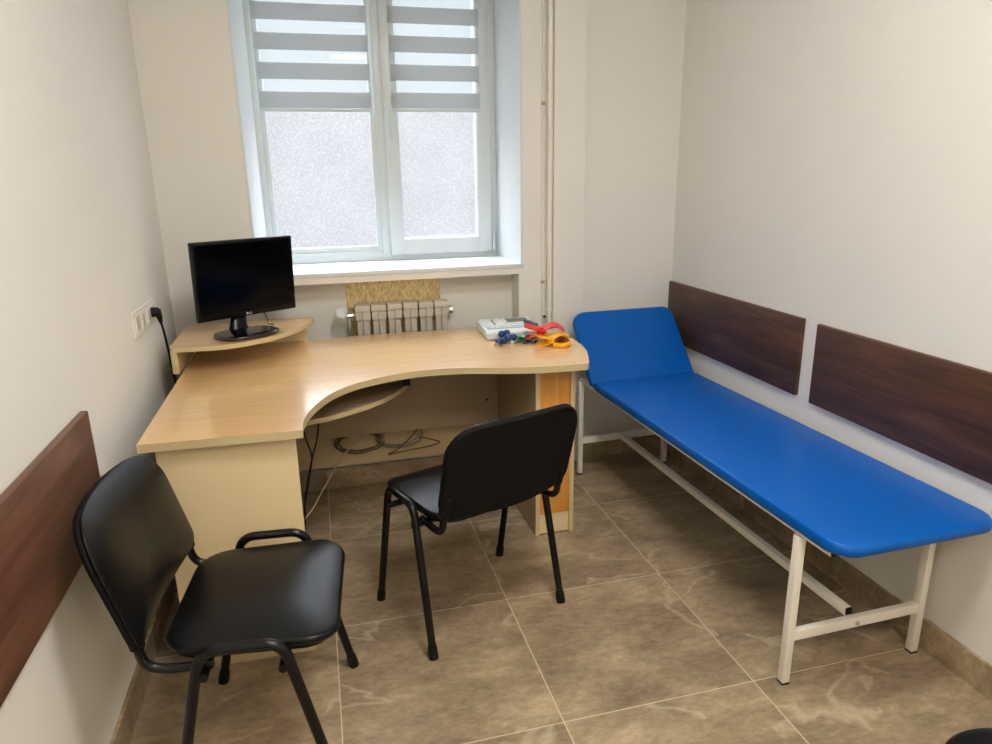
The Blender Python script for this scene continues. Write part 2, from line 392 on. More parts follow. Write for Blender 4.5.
# ================================================================ ROOM
YB = 3.21; CE = 2.75; YF = -1.7; XR = 1.765
def lw(y): return -0.61-0.0106*(y-1.5)
struct('floor', lambda bm: box(bm, -0.8, 1.95, YF-0.1, 3.7, -0.1, 0), M_floor)
struct('ceiling', lambda bm: box(bm, -0.8, 1.95, YF-0.1, 3.7, CE, CE+0.1), M_ceil)
struct('wall_left', lambda bm: prism(bm, [(-0.8, YF-0.1), (lw(YF-0.1), YF-0.1), (lw(3.3), 3.3), (-0.8, 3.3)], 0, CE), M_wall)
struct('wall_right', lambda bm: box(bm, XR, XR+0.15, YF-0.1, 3.3, 0, CE), M_wall)
struct('wall_front', lambda bm: box(bm, -0.8, 1.95, YF-0.1, YF, 0, CE), M_wall)
NB = 3.335; WT = 2.5
def back(bm):
    prism(bm, [(-0.8, YB), (-0.268, YB), (-0.24, 3.7), (-0.8, 3.7)], 0, CE)
    prism(bm, [(0.963, YB), (1.95, YB), (1.95, 3.7), (0.94, 3.7)], 0, CE)
    box(bm, -0.268, 0.963, YB, NB, 0, 0.36)
    box(bm, -0.268, 0.963, NB, 3.7, 0, 1.034)
    box(bm, -0.268, 0.963, YB, NB, 1.004, 1.034)
    box(bm, 0.942, 0.963, YB, NB, 0.36, 1.004)
    box(bm, -0.268, 0.963, YB, 3.7, WT, CE)
struct('wall_back', back, M_wall)
# pilaster boxing beside the pipe
struct('trim_1', lambda bm: box(bm, 1.1058, 1.262, 3.172, YB, 0, CE, 0.003), M_wall)
# white linings of the window opening and the sill
def reveal(bm):
    prism(bm, [(-0.268, YB-0.002), (-0.258, YB-0.002), (-0.231, 3.6), (-0.241, 3.6)], 1.04, WT)
    prism(bm, [(0.953, YB-0.002), (0.963, YB-0.002), (0.946, 3.6), (0.936, 3.6)], 1.04, WT)
    box(bm, -0.268, 0.963, YB-0.002, 3.6, WT-0.01, WT)
struct('trim_2', reveal, M_reveal)
struct('trim_3', lambda bm: box(bm, -0.268, 0.968, YB-0.006, 3.62, 1.034, 1.054, 0.004), M_reveal)
# tile skirting
struct('baseboard_left', lambda bm: prism(bm, [(lw(YF)-0.001, YF), (lw(YF)+0.0105, YF), (lw(YB)+0.0105, YB), (lw(YB)-0.001, YB)], 0, 0.1), M_skirt)
struct('baseboard_right', lambda bm: box(bm, XR-0.011, XR, YF, YB, 0, 0.1), M_skirt)
struct('baseboard_back', lambda bm: box(bm, -0.6, XR-0.011, YB-0.012, YB, 0, 0.104), M_skirt)

# ---- window: frame, fixed light on the left, opening sash on the right
FY = 3.60
def rectframe(bm, x0, x1, z0, z1, w, y0, y1, bev=0.004):
    wl, wr, wb, wt = w
    box(bm, x0, x0+wl, y0, y1, z0, z1, bev); box(bm, x1-wr, x1, y0, y1, z0, z1, bev)
    box(bm, x0+wl*0.9, x1-wr*0.9, y0, y1, z0, z0+wb, bev); box(bm, x0+wl*0.9, x1-wr*0.9, y0, y1, z1-wt, z1, bev)
win = bpy.data.objects.new('window_1', None); C.objects.link(win); win['kind'] = 'structure'
def wframe(bm):
    rectframe(bm, -0.245, 0.947, 1.053, WT, (0.04, 0.04, 0.05, 0.06), FY, FY+0.07)
    box(bm, 0.335, 0.373, FY-0.002, FY+0.068, 1.085, WT-0.03, 0.004)
obj('window_frame', wframe, M_white, win)
def lsash(bm):
    rectframe(bm, -0.212, 0.340, 1.085, WT-0.045, (0.034, 0.032, 0.046, 0.06), FY+0.012, FY+0.06, 0.006)
    rectframe(bm, -0.182, 0.312, 1.125, WT-0.1, (0.006, 0.006, 0.006, 0.01), FY+0.02, FY+0.05, 0.002)
obj('window_sash', lsash, M_white, win)
def rsash(bm):
    rectframe(bm, 0.372, 0.905, 1.078, WT-0.04, (0.070, 0.070, 0.082, 0.08), FY-0.016, FY+0.055, 0.006)
    rectframe(bm, 0.438, 0.838, 1.156, WT-0.118, (0.006, 0.006, 0.006, 0.01), FY-0.008, FY+0.05, 0.002)
rs = obj('window_sash', rsash, M_white, win)
def rhandle(bm):
    box(bm, 0.393, 0.417, FY-0.028, FY-0.012, 1.70, 1.80, 0.004)
    box(bm, 0.396, 0.414, FY-0.06, FY-0.044, 1.645, 1.775, 0.006)
    box(bm, 0.398, 0.412, FY-0.05, FY-0.02, 1.755, 1.773, 0.003)
obj('window_handle', rhandle, M_white, rs)
def hinge(bm):
    tube(bm, [(0.915, FY-0.02, 1.085), (0.915, FY-0.02, 1.185)], 0.007, 10)
    box(bm, 0.907, 0.923, FY-0.026, FY-0.004, 1.095, 1.112, 0.002)
obj('hinge', hinge, M_white, rs)
SPLIT = 1.80
obj('frosted_pane', lambda bm: box(bm, -0.178, 0.308, FY+0.03, FY+0.034, 1.125, SPLIT), M_film, win, 0)
obj('frosted_pane', lambda bm: box(bm, 0.44, 0.838, FY+0.03, FY+0.034, 1.155, SPLIT), M_film, win, 0)
obj('window_pane', lambda bm: box(bm, -0.178, 0.308, FY+0.03, FY+0.034, SPLIT, WT-0.1), M_glass, win, 0)
obj('window_pane', lambda bm: box(bm, 0.44, 0.838, FY+0.03, FY+0.034, SPLIT, WT-0.1), M_glass, win, 0)

# ---- day-and-night blinds
def blind(x0, x1, label, y):
    t = thing('roller_blind', label, 'blind', ((x0+x1)/2, y, 1.77), 0, 'striped roller blinds on the window')
    w = (x1-x0)/2
    obj('blind_cloth', lambda bm: box(bm, -w, w, -0.0008, 0.0008, 0.015, 0.70), M_zebra, t, 0)
    obj('bottom_rail', lambda bm: box(bm, -w-0.002, w+0.002, -0.006, 0.006, 0.0, 0.016, 0.003), M_white, t)
    def cas(bm):
        lathe(bm, [(0.022, 0), (0.022, 2*w)], (0, 0, 0), 20, Matrix.Translation((-w, 0.0, 0.705)) @ Matrix.Rotation(PI/2, 4, 'Y'))
    obj('roller_tube', cas, M_white, t)
blind(-0.196, 0.318, 'striped grey and sheer roller blind on the wider left window pane', FY-0.012)
blind(0.414, 0.852, 'striped grey and sheer roller blind on the narrower right sash, above the handle', FY-0.028)

# ---- ceiling lights (above and behind the camera)
for i, y in enumerate((0.95, -0.75)):
    t = thing('ceiling_light', ('square LED panel on the ceiling in front of the camera', 'square LED panel on the ceiling behind the camera')[i], 'ceiling light', (0.62, y, CE-0.03), 0, 'ceiling panels')
    obj('lamp_housing', lambda bm: rectframe_flat(bm) if False else box(bm, -0.3, 0.3, -0.3, 0.3, 0.008, 0.03, 0.002), M_white, t)
    obj('diffuser', lambda bm: box(bm, -0.285, 0.285, -0.285, 0.285, 0.0, 0.008), (M_lamp, M_lamp2)[i], t, 0)

# ================================================================ WALL THINGS
def wpanel(name, loc, L, H, T, side, m, label):
    def f(bm):
        if side > 0: box(bm, -T, 0, -L, 0, 0, H, 0.002)
        else: box(bm, 0, T, -L, 0, 0, H, 0.002)
    o = obj(name, f, m); o.location = loc
    return tag(o, label, 'wall panel', 'dark wood wall guards')
wpanel('wall_panel', (XR, 3.2, 0.627), 1.028, 0.302, 0.018, 1, M_dwood, 'dark brown wooden wall guard behind the blue headrest, farther right-hand panel')
wpanel('wall_panel', (XR, 2.089, 0.624), 1.03, 0.301, 0.018, 1, M_dwood, 'dark brown wooden wall guard nearer the camera, above the foot of the blue couch')
lp = wpanel('wall_panel', (-0.611, 1.853, 0.607), 1.03, 0.304, 0.018, -1, M_dwood_lit, 'dark red-brown wooden wall guard in a lit tone on the left wall behind the black chair')
lp.rotation_euler = (0, 0, 0.0106)

# socket block on the left wall
SY0, SY1, SZ0, SZ1 = 2.49, 2.83, 0.955, 1.04
sx = lw(2.65)
t = thing('socket_block', 'white block of four wall sockets on the left wall with a black plug', 'socket', (sx, SY0, SZ0))
obj('cover_plate', lambda bm: box(bm, 0, 0.011, 0, SY1-SY0, 0, 0.085, 0.003), M_socket, t)
for k in range(4):
    yc = 0.0425+0.085*k
    o = obj('socket_insert', lambda bm: box(bm, 0.009, 0.014, yc-0.028, yc+0.028, 0.014, 0.071, 0.002), M_socket, t)
    obj('socket_slot', lambda bm: box(bm, 0.0135, 0.0150, yc-0.009, yc+0.009, 0.026, 0.059), M_slot, o, 0)
pc = thing('power_cord', 'black power cord and plug hanging from the left wall sockets behind the desk', 'power cord', (sx, SY1-0.085, 1.0))
def plug(bm):
    lathe(bm, [(0.0001, 0), (0.017, 0), (0.019, 0.012), (0.017, 0.03), (0.009, 0.038), (0.0001, 0.04)], (0, 0, 0), 16, Matrix.Translation((0.006, 0, 0)) @ Matrix.Rotation(PI/2, 4, 'Y'))
    tube(bm, [(0.032, 0, 0.006), (0.036, 0.008, -0.02), (0.036, 0.018, -0.045)], [0.014, 0.011, 0.006], 10)
obj('plug', plug, M_rubber, pc)
def cord(bm):
    tube(bm, catmull([(0.036, 0.014, -0.035), (0.036, 0.045, -0.09), (0.034, 0.08, -0.16), (0.034, 0.095, -0.23), (0.036, 0.11, -0.32), (0.03, 0.11, -0.5), (0.02, 0.11, -0.8), (0.03, 0.13, -0.985), (0.06, 0.2, -0.992)]), 0.0045, 8)
obj('cord', cord, M_rubber, pc)

# heating pipe and the thin line beside it
t = thing('heating_pipe', 'thick pale vertical heating pipe right of the window', 'pipe', (1.092, 3.192, 0.0))
obj('pipe_run', lambda bm: tube(bm, [(0, 0, 0.0), (0, 0, CE)], 0.0135, 16), M_pipe, t)
obj('pipe_bracket', lambda bm: tube(bm, [(-0.022, 0.004, 0.885), (0, 0.004, 0.885)], 0.005, 8), M_pipe, t)
obj('pipe_collar', lambda bm: lathe(bm, [(0.0135, 0), (0.017, 0.002), (0.017, 0.016), (0.0135, 0.018)], (0, 0, 0.81), 16), M_pipe, t)
t = thing('cable_conduit', 'thin beige cable line with clips between window and heating pipe', 'conduit', (1.062, 3.202, 0.0))
obj('conduit_run', lambda bm: tube(bm, [(0, 0, 0.11), (0, 0, CE)], 0.0055, 10), M_wall, t)
for z in (0.96, 1.78):
    obj('clip', lambda bm: (box(bm, -0.009, 0.009, -0.007, 0.006, z-0.008, z+0.008, 0.002), tube(bm, [(0.0, -0.006, z), (0, -0.010, z)], 0.004, 8)), M_beige_shaded, t)
tag(obj('wall_plug', lambda bm: lathe(bm, [(0.0001, 0), (0.006, 0.0), (0.007, -0.004), (0.007, -0.008), (0.0001, -0.008)], (0, 0, 0), 12, Matrix.Translation((1.066, 3.192, 0.79)) @ Matrix.Rotation(-PI/2, 4, 'X')), M_dark), 'small dark wall plug low on the wall beside the heating pipe', 'wall plug')

# radiator in the niche
RX0, RZT, RZB, RY0, RY1 = 0.150, 0.888, 0.39, 3.232, 3.308
t = thing('radiator', 'grey aluminium sectional radiator in the niche under the window', 'radiator', (RX0, 0, 0))
SW = 0.0752
for k in range(6):
    x0 = k*SW
    def sec(bm):
        xm = x0+SW/2
        # sloping top cap, front fins, core
        v = [(x0+0.0015, RY0+0.004), (x0+SW-0.004, RY0+0.004), (x0+SW-0.004, RY1), (x0+0.0015, RY1)]
        prism(bm, v, RZT-0.028, RZT, bev=0.003)
        box(bm, xm-0.0025, xm+0.0025, RY0-0.004, RY1-0.02, RZB, RZT-0.024, 0.001)
        box(bm, x0+0.008, x0+SW-0.010, RY0+0.026, RY1-0.02, RZB, RZT-0.03, 0.003)
        box(bm, x0+0.003, x0+SW-0.005, RY0+0.012, RY0+0.018, RZT-0.07, RZT-0.03, 0.001)
    obj('radiator_section', sec, M_rad, t)
obj('header_pipe', lambda bm: (tube(bm, [(-0.012, RY0+0.045, RZT-0.05), (6*SW+0.016, RY0+0.045, RZT-0.05)], 0.014, 12),), M_rad, t)
obj('end_plug', lambda bm: tube(bm, [(6*SW+0.004, RY0+0.045, RZT-0.05), (6*SW+0.02, RY0+0.045, RZT-0.05)], 0.018, 8), M_steel, t)
vv = obj('supply_valve', lambda bm: (tube(bm, [(-0.035, RY0+0.04, RZT-0.05), (-0.01, RY0+0.04, RZT-0.05)], 0.013, 8), tube(bm, smooth_path([(-0.028, RY0+0.04, RZT-0.05), (-0.028, RY0+0.04, RZB), (-0.028, NB, RZB)], 0.02), 0.011, 10)), M_steel, t)
def knob(bm):
    lathe(bm, [(0.0001, 0.0), (0.014, 0.0), (0.016, 0.01), (0.026, 0.02), (0.029, 0.05), (0.026, 0.056), (0.02, 0.057), (0.019, 0.054), (0.0001, 0.054)], (0, 0, 0), 28, Matrix.Translation((-0.062, RY0+0.03, RZT-0.030)) @ Matrix.Rotation(math.radians(80), 4, 'X'))
obj('thermostat_head', knob, M_white, vv)
tag(obj('foil_sheet', lambda bm: box(bm, 0.118, 0.572, NB-0.004, NB-0.0005, 0.45, 1.0), M_foil), 'crinkled gold and silver foil sheet on the wall behind the radiator', 'foil')

# ================================================================ DESK
DZ = 0.765; DT = 0.025
curve = [(-0.527, 1.965), (-0.083, 1.954), (-0.081, 2.029), (-0.071, 2.092), (-0.052, 2.157), (-0.026, 2.224), (0.004, 2.282), (0.043, 2.336), (0.098, 2.387), (0.172, 2.429), (0.250, 2.460), (0.33, 2.478), (0.417, 2.481), (0.507, 2.467), (0.596, 2.441), (0.687, 2.413), (0.778, 2.394), (0.87, 2.383), (0.939, 2.380), (0.972, 2.380), (0.986, 2.40), (1.012, 2.47), (1.044, 2.568), (1.062, 2.672), (1.066, 2.765), (1.06, 2.86), (1.045, 2.95), (1.02, 3.03), (0.985, 3.10), (0.94, 3.158)]
def refine(pts, a, b):
    out = list(pts[:a]); seg = [(x, y, 0) for x, y in pts[a:b]]
    out += [(p.x, p.y) for p in catmull(seg, 4)]; return out+list(pts[b:])
cv = refine(curve, 1, 20); n1 = len(cv)
cv = cv[:cv.index(cv[-1])+1]
top = cv+[(-0.533, 3.158)]
desk = thing('corner_desk', 'light beech L-shaped corner desk with a curved cut-out, under the window', 'desk', (0, 0, 0))
obj('desktop', lambda bm: prism(bm, top, DZ-DT, DZ, 0, 1), [M_desktop, M_edge], desk, 30)
def endp(bm):
    box(bm, -0.489, -0.107, 1.99, 2.008, 0.05, DZ-DT-0.003, 0.001)
obj('end_panel', endp, M_panel, desk)
obj('plinth', lambda bm: box(bm, -0.47, -0.11, 1.984, 2.02, 0.0, 0.03, 0.002), M_edge, desk)
obj('plinth_riser', lambda bm: box(bm, -0.46, -0.12, 1.994, 2.006, 0.028, 0.052), M_dark, desk)
obj('side_panel', lambda bm: box(bm, -0.489, -0.471, 2.008, 3.05, 0.05, DZ-DT-0.003, 0.001), M_beige_shaded, desk)
obj('modesty_panel', lambda bm: box(bm, -0.47, 0.779, 3.03, 3.048, 0.325, DZ-DT, 0.001), M_beige_shaded, desk)
obj('cable_hole', lambda bm: lathe(bm, [(0.0001, 0), (0.006, 0)], (0, 0, 0), 16, Matrix.Translation((0.725, 3.0295, 0.44)) @ Matrix.Rotation(PI/2, 4, 'X')), M_dark, desk)
# right pedestal with orange front
PX0, PX1, PY0, PY1 = 0.793, 0.957, 2.474, 3.10
def pedside(x0, x1): return lambda bm: box(bm, x0, x1, PY0, PY1, 0.004, DZ-DT, 0.001)
obj('pedestal_side', pedside(PX0, PX0+0.016), M_beige_shaded, desk)  # left side greyed in colour for the shadow it stands in
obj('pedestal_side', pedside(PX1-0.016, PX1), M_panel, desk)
obj('edge_strip', lambda bm: box(bm, PX0-0.001, PX0+0.017, PY0-0.002, PY0, 0.004, DZ-DT), M_edge, desk)
obj('edge_strip', lambda bm: box(bm, PX1-0.017, PX1+0.001, PY0-0.002, PY0, 0.004, DZ-DT), M_edge, desk)
obj('pedestal_front', lambda bm: box(bm, PX0+0.017, PX1-0.0165, PY0+0.002, PY0+0.018, 0.098, DZ-DT-0.002, 0.0015), M_orange, desk)
obj('pedestal_plinth', lambda bm: box(bm, PX0+0.017, PX1-0.0165, PY0+0.008, PY0+0.024, 0.006, 0.095), M_panel, desk)
obj('pedestal_back', lambda bm: box(bm, PX0+0.017, PX1-0.0165, PY1-0.02, PY1-0.004, 0.02, DZ-DT-0.002), M_beige_shaded, desk)
for x in (PX0+0.008, PX1-0.008):
    obj('foot', lambda bm: lathe(bm, [(0.006, 0.0), (0.008, 0.006)], (x, PY0+0.02, 0), 12), M_dark, desk)
# corner keyboard shelf hanging under the top
TZ = 0.655
tr = [(-0.10, 2.30), (-0.082, 2.355), (-0.016, 2.370), (0.055, 2.410), (0.131, 2.458), (0.193, 2.514), (0.241, 2.570), (0.30, 2.66), (0.33, 2.76), (0.30, 2.80), (-0.1, 2.86), (-0.30, 2.60), (-0.30, 2.30)]
def tray(bm): prism(bm, tr, TZ-0.018, TZ, 0, 1)
obj('keyboard_shelf', tray, [M_beige_shaded, M_edge], desk)  # top face coloured darker for the shade beneath the desktop
obj('shelf_bracket', lambda bm: box(bm, 0.298, 0.322, 2.66, 2.78, TZ, DZ-DT, 0.002), M_blackmetal, desk)
obj('shelf_bracket', lambda bm: box(bm, -0.302, -0.285, 2.34, 2.6, TZ-0.018, DZ-DT, 0.002), M_blackmetal, desk)
# back-left leg tie
obj('back_stretcher', lambda bm: box(bm, -0.44, PX0-0.002, 3.152, 3.168, 0.136, 0.345, 0.001), M_panel, desk)

# riser shelf in the corner of the desk
RZ = 0.868
ris = [(-0.563, 2.725), (-0.552, 2.706), (-0.478, 2.700), (-0.40, 2.694), (-0.348, 2.702), (-0.275, 2.734), (-0.196, 2.797), (-0.136, 2.868), (-0.087, 2.962), (-0.052, 3.06), (-0.037, 3.125), (-0.042, 3.15), (-0.068, 3.152), (-0.563, 3.152)]
rs_ = ris[:2]+[(p.x, p.y) for p in catmull([(x, y, 0) for x, y in ris[2:11]], 4)]+ris[11:]
rt = thing('monitor_riser', 'small curved beech riser shelf in the left corner of the desk', 'shelf', (0, 0, 0))
obj('riser_top', lambda bm: prism(bm, rs_, RZ-0.018, RZ, 0, 1), [M_desktop, M_edge], rt, 30)
obj('riser_side', lambda bm: box(bm, -0.560, -0.538, 2.712, 3.13, DZ+0.0005, RZ-0.018, 0.001), M_edge, rt)
obj('riser_back', lambda bm: box(bm, -0.538, -0.072, 3.125, 3.143, DZ+0.0005, RZ-0.018, 0.001), M_panel, rt)

# ---------------------------------------------------------------- monitor
MW, MH = 0.424, 0.308; yaw = math.radians(32)
mo = thing('computer_monitor', 'black flat computer monitor standing on the beech riser shelf', 'monitor', (-0.281, 2.925, RZ), yaw)
tilt = Matrix.Translation((0, 0, 0.218)) @ Matrix.Rotation(math.radians(3.0), 4, 'X')
o = obj('screen_housing', lambda bm: (box(bm, -MW/2, MW/2, 0, 0.022, -MH/2, MH/2, 0.004, M=tilt), box(bm, -0.15, 0.15, 0.02, 0.046, -0.11, 0.09, 0.01, M=tilt)), M_blackpl, mo)
sc_ = obj('screen', lambda bm: box(bm, -MW/2+0.011, MW/2-0.011, -0.0012, 0.001, -MH/2+0.02, MH/2-0.011, 0, M=tilt), M_screen, mo, 0)
# maker's mark on the lower bezel: round badge and two letters
def letters(bm):
    z0 = -MH/2+0.006
    def b(x0, x1, za, zb): box(bm, x0, x1, -0.0015, 0.0005, z0+za, z0+zb, 0, M=tilt)
    lathe(bm, [(0.0001, 0), (0.0048, 0), (0.0048, 0.0012)], (0, 0, 0), 20, tilt @ Matrix.Translation((-0.010, 0.0002, z0+0.004)) @ Matrix.Rotation(PI/2, 4, 'X'))
    b(-0.003, -0.0017, 0, 0.008); b(-0.003, 0.002, 0, 0.0013)
    b(0.0035, 0.0048, 0.001, 0.007); b(0.0045, 0.009, 0, 0.0013); b(0.0045, 0.009, 0.0067, 0.008); b(0.0078, 0.009, 0.001, 0.0042); b(0.0062, 0.009, 0.0032, 0.0042)
obj('logo', letters, M_logo, o)
def base(bm):
    pts = []
    for k in range(48):
        a = 2*PI*k/48; c, s = math.cos(a), math.sin(a); e = 2/2.6
        pts.append((-0.052+0.124*abs(c)**e*math.copysign(1, c), -0.052+0.095*abs(s)**e*math.copysign(1, s)))
    pad(bm, pts, 0.015, 0.0005, 0.008, 0.003)
obj('monitor_base', base, M_gloss, mo)
def neck(bm):
    ring = []
    for z, hw, yc, d in ((0.012, 0.044, 0.022, 0.020), (0.03, 0.036, 0.026, 0.017), (0.08, 0.030, 0.048, 0.012), (0.16, 0.03, 0.052, 0.012)):
        ring.append([bm.verts.new((-0.046+hw*math.cos(a)+(0.02 if z > 0.05 else 0), yc+d*math.sin(a), z)) for a in [2*PI*k/16 for k in range(16)]])
    for a, b in zip(ring, ring[1:]):
        for k in range(16): bm.faces.new([a[k], a[(k+1) % 16], b[(k+1) % 16], b[k]])
    bm.faces.new(ring[0][::-1]); bm.faces.new(ring[-1])
obj('monitor_neck', neck, M_blackpl, mo)
obj('signal_cable', lambda bm: tube(bm, catmull([(0.075, 0.03, 0.09), (0.078, 0.032, 0.06), (0.083, 0.02, 0.035), (0.07, 0.0, 0.021), (0.075, -0.04, 0.0195)]), 0.003, 8), M_wired, mo)

# ---------------------------------------------------------------- ECG recorder
ec = thing('medical_recorder', 'pale grey desktop heart-trace recorder at the right end of the desk', 'medical device', (0.825, 2.99, DZ), math.radians(-2))
def body(bm):
    w, y0, y1 = 0.125, -0.125, 0.115
    prof = [(y0, 0.003), (y0+0.004, 0.030), (y0+0.05, 0.038), (y1-0.004, 0.048), (y1, 0.044), (y1, 0.003)]
    a = [bm.verts.new((-w, y, z)) for y, z in prof]; b = [bm.verts.new((w, y, z)) for y, z in prof]
    bm.faces.new(a); bm.faces.new(b[::-1])
    for i in range(len(prof)):
        j = (i+1) % len(prof); bm.faces.new([a[i], b[i], b[j], a[j]])
    bmesh.ops.bevel(bm, geom=list(bm.edges), offset=0.004, segments=3, affect='EDGES')
obj('recorder_body', body, M_device, ec)
def sl(y): return 0.0385+(y+0.075)*0.0538
def plate(x0, x1, y0, y1, h=0.0015):
    def f(bm):
        v = [bm.verts.new((x, y, sl(y)+dz)) for dz in (-0.002, h) for x, y in ((x0, y0), (x1, y0), (x1, y1), (x0, y1))]
        for q in ((3, 2, 1, 0), (4, 5, 6, 7), (0, 1, 5, 4), (1, 2, 6, 5), (2, 3, 7, 6), (3, 0, 4, 7)): bm.faces.new([v[i] for i in q])
    return f
obj('display_bezel', plate(-0.012, 0.118, 0.0, 0.106, 0.003), M_device, ec, 0)
obj('display', plate(0.002, 0.106, 0.022, 0.09, 0.0036), M_devscr, ec, 0)
obj('paper_lid', plate(-0.118, -0.018, -0.03, 0.106, 0.003), M_device, ec, 0)
obj('lid_slot', plate(-0.066, -0.060, -0.01, 0.085, 0.0035), M_dark, ec, 0)
obj('keypad', plate(-0.11, 0.118, -0.068, -0.036, 0.002), M_devblue, ec, 0)
def keys(bm):
    for i in range(4):
        for j in range(2):
            x = -0.095+i*0.026; y = -0.062+j*0.014
            box(bm, x, x+0.018, y, y+0.009, sl(y), sl(y)+0.004, 0.001)
obj('key_block', keys, M_device, ec)

# patient lead bundle
pl = thing('patient_lead_cable', 'thin grey-green lead wires with dark connector between recorder and clips', 'cable', (0, 0, 0))
obj('connector', lambda bm: (tube(bm, [(0.905, 2.985, DZ+0.054), (0.925, 2.945, DZ+0.050), (0.935, 2.91, DZ+0.046)], 0.010, 10), tube(bm, [(0.934, 2.912, DZ+0.046), (0.945, 2.90, DZ+0.036)], [0.008, 0.004], 10)), mat('slate_connector', (40, 58, 72), 0.4), pl)
ends = [(0.735, 2.80), (0.75, 2.77), (0.77, 2.83), (0.785, 2.79), (0.80, 2.82), (0.86, 2.80), (0.90, 2.86), (0.87, 2.73)]
def wires(bm):
    for i, (x, y) in enumerate(ends):
        m1 = (0.90-0.015*i+0.01*(i % 3), 2.89-0.01*(i % 4), DZ+0.006+0.002*(i % 3))
        tube(bm, catmull([(0.948, 2.905, DZ+0.035), (0.935, 2.885, DZ+0.012), m1, ((m1[0]+x)/2, (m1[1]+y)/2-0.02*(1 if i % 2 else -0.4), DZ+0.004), (x, y, DZ+0.006)], 5), 0.0018, 6)
obj('lead_wires', wires, mat('grey_green_wire', (132, 150, 132), 0.5), pl)
# blue suction electrodes, a heap of six
BP = [((0.752, 2.835, 0.034), (0.2, 0.3), 'topmost, farthest left bulb, leaning on the recorder'), ((0.724, 2.778, 0.0145), (1.3, 2.6), 'lowest bulb at the left edge of the heap'),
      ((0.776, 2.838, 0.036), (0.4, 1.2), 'far bulb at the back of the heap'), ((0.767, 2.782, 0.030), (0.6, -1.2), 'largest-looking bulb at the middle front'),
      ((0.797, 2.806, 0.024), (1.2, 0.2), 'rightmost bulb of the heap'), ((0.752, 2.795, 0.0145), (1.5, 0.9), 'bulb underneath, hidden between its neighbours')]
proto = None
for (x, y, z), (a, b_), d in BP:
    if proto is None:
        proto = thing('suction_electrode', 'blue', 'electrode', (x, y, DZ+z), 0, 'blue suction electrodes on the desk')
        obj('rubber_bulb', lambda bm: lathe(bm, [(0.0001, 0.0135), (0.005, 0.0125), (0.0095, 0.0095), (0.0125, 0.005), (0.0138, 0), (0.0125, -0.005), (0.0095, -0.0095), (0.006, -0.012), (0.005, -0.014), (0.0001, -0.014)], n=20), M_bulb, proto)
        proto.scale = (1.2, 1.2, 1.2)
        obj('metal_cup', lambda bm: lathe(bm, [(0.0001, -0.012), (0.004, -0.012), (0.004, -0.018), (0.009, -0.022), (0.011, -0.028), (0.010, -0.028), (0.0001, -0.022)], n=20), M_steel, proto)
        q = proto
    else: q = dup(proto, (x, y, DZ+z), 0, 'x')
    q.rotation_euler = (0 if False else a*1.0, 0, b_); q['label'] = 'blue rubber suction electrode, '+d
# limb clamps
def clamp(name, m, loc, rot, label, sc=1.0, tiltx=0.0):
    t = thing('limb_clamp', label, 'electrode clamp', loc, rot, 'coloured limb clamps on the desk')
    def arm(s):
        def f(bm):
            n = 18; A = []; 
            for i in range(n+1):
                u = i/n; x = -0.055+0.11*u
                # arms spread at the handle, curve round at the jaw
                zc = 0.020+s*(0.004+0.014*max(0, (0.45-u))/0.45+0.013*math.sin(PI*max(0, (u-0.45)/0.55)))
                hw = 0.021 if u < 0.85 else 0.021*(1-(u-0.85)*2.4)
                if u < 0.12: hw = 0.021*(0.75+u*2.1)
                A.append([bm.verts.new((x*sc, y*sc, (zc+dz)*sc)) for y, dz in ((-hw, -0.0015), (hw, -0.0015), (hw, 0.0015), (-hw, 0.0015))])
            for p, q in zip(A, A[1:]):
                for k in range(4): bm.faces.new([p[k], p[(k+1) % 4], q[(k+1) % 4], q[k]])
            bm.faces.new(A[0]); bm.faces.new(A[-1][::-1])
        return f
    obj('clamp_arm', arm(1), m, t); obj('clamp_arm', arm(-1), m, t)
    obj('hinge_pin', lambda bm: (tube(bm, [(-0.006*sc, -0.019*sc, 0.020*sc), (-0.006*sc, 0.019*sc, 0.020*sc)], 0.006*sc, 10), box(bm, -0.02*sc, 0.004*sc, -0.010*sc, 0.010*sc, 0.010*sc, 0.030*sc, 0.002)), m, t)
    obj('contact_plate', lambda bm: (lathe(bm, [(0.0001, 0), (0.010*sc, 0), (0.010*sc, 0.003*sc), (0.0001, 0.004*sc)], (0.028*sc, 0, 0.006*sc), 16)), M_steel, t)
    t.rotation_euler = (tiltx, 0, rot); return t
clamp('y', M_yellow, (0.945, 2.715, DZ-0.006), 0.02, 'yellow plastic limb clamp at the front of the clip pile', 1.35)
clamp('r', M_red, (0.935, 2.80, DZ+0.012), -0.22, 'red plastic limb clamp lying behind the yellow one', 1.6, 0.12)
clamp('g', M_green, (0.840, 2.815, DZ-0.001), 0.25, 'green plastic limb clamp left of the red one', 0.8)
clamp('k', M_rubber, (0.862, 2.772, DZ-0.001), 0.1, 'black plastic limb clamp at the left front edge of the clip pile', 0.6)
clamp('y2', M_yellow, (0.972, 2.775, DZ-0.004), -0.45, 'second yellow limb clamp, under the right end of the red one', 1.15)
def straps(bm):
    tube(bm, catmull([(0.93, 2.66, DZ+0.010), (0.97, 2.645, DZ+0.011), (1.0, 2.66, DZ+0.012), (1.015, 2.70, DZ+0.012), (1.018, 2.75, DZ+0.012), (1.0, 2.785, DZ+0.011)]), 0.007, 8, ry=0.0095, up=(0, 0, 1))
tag(obj('rubber_strap', straps, M_yellow), 'short yellow rubber strap curving round the front of the coloured clamps', 'strap')

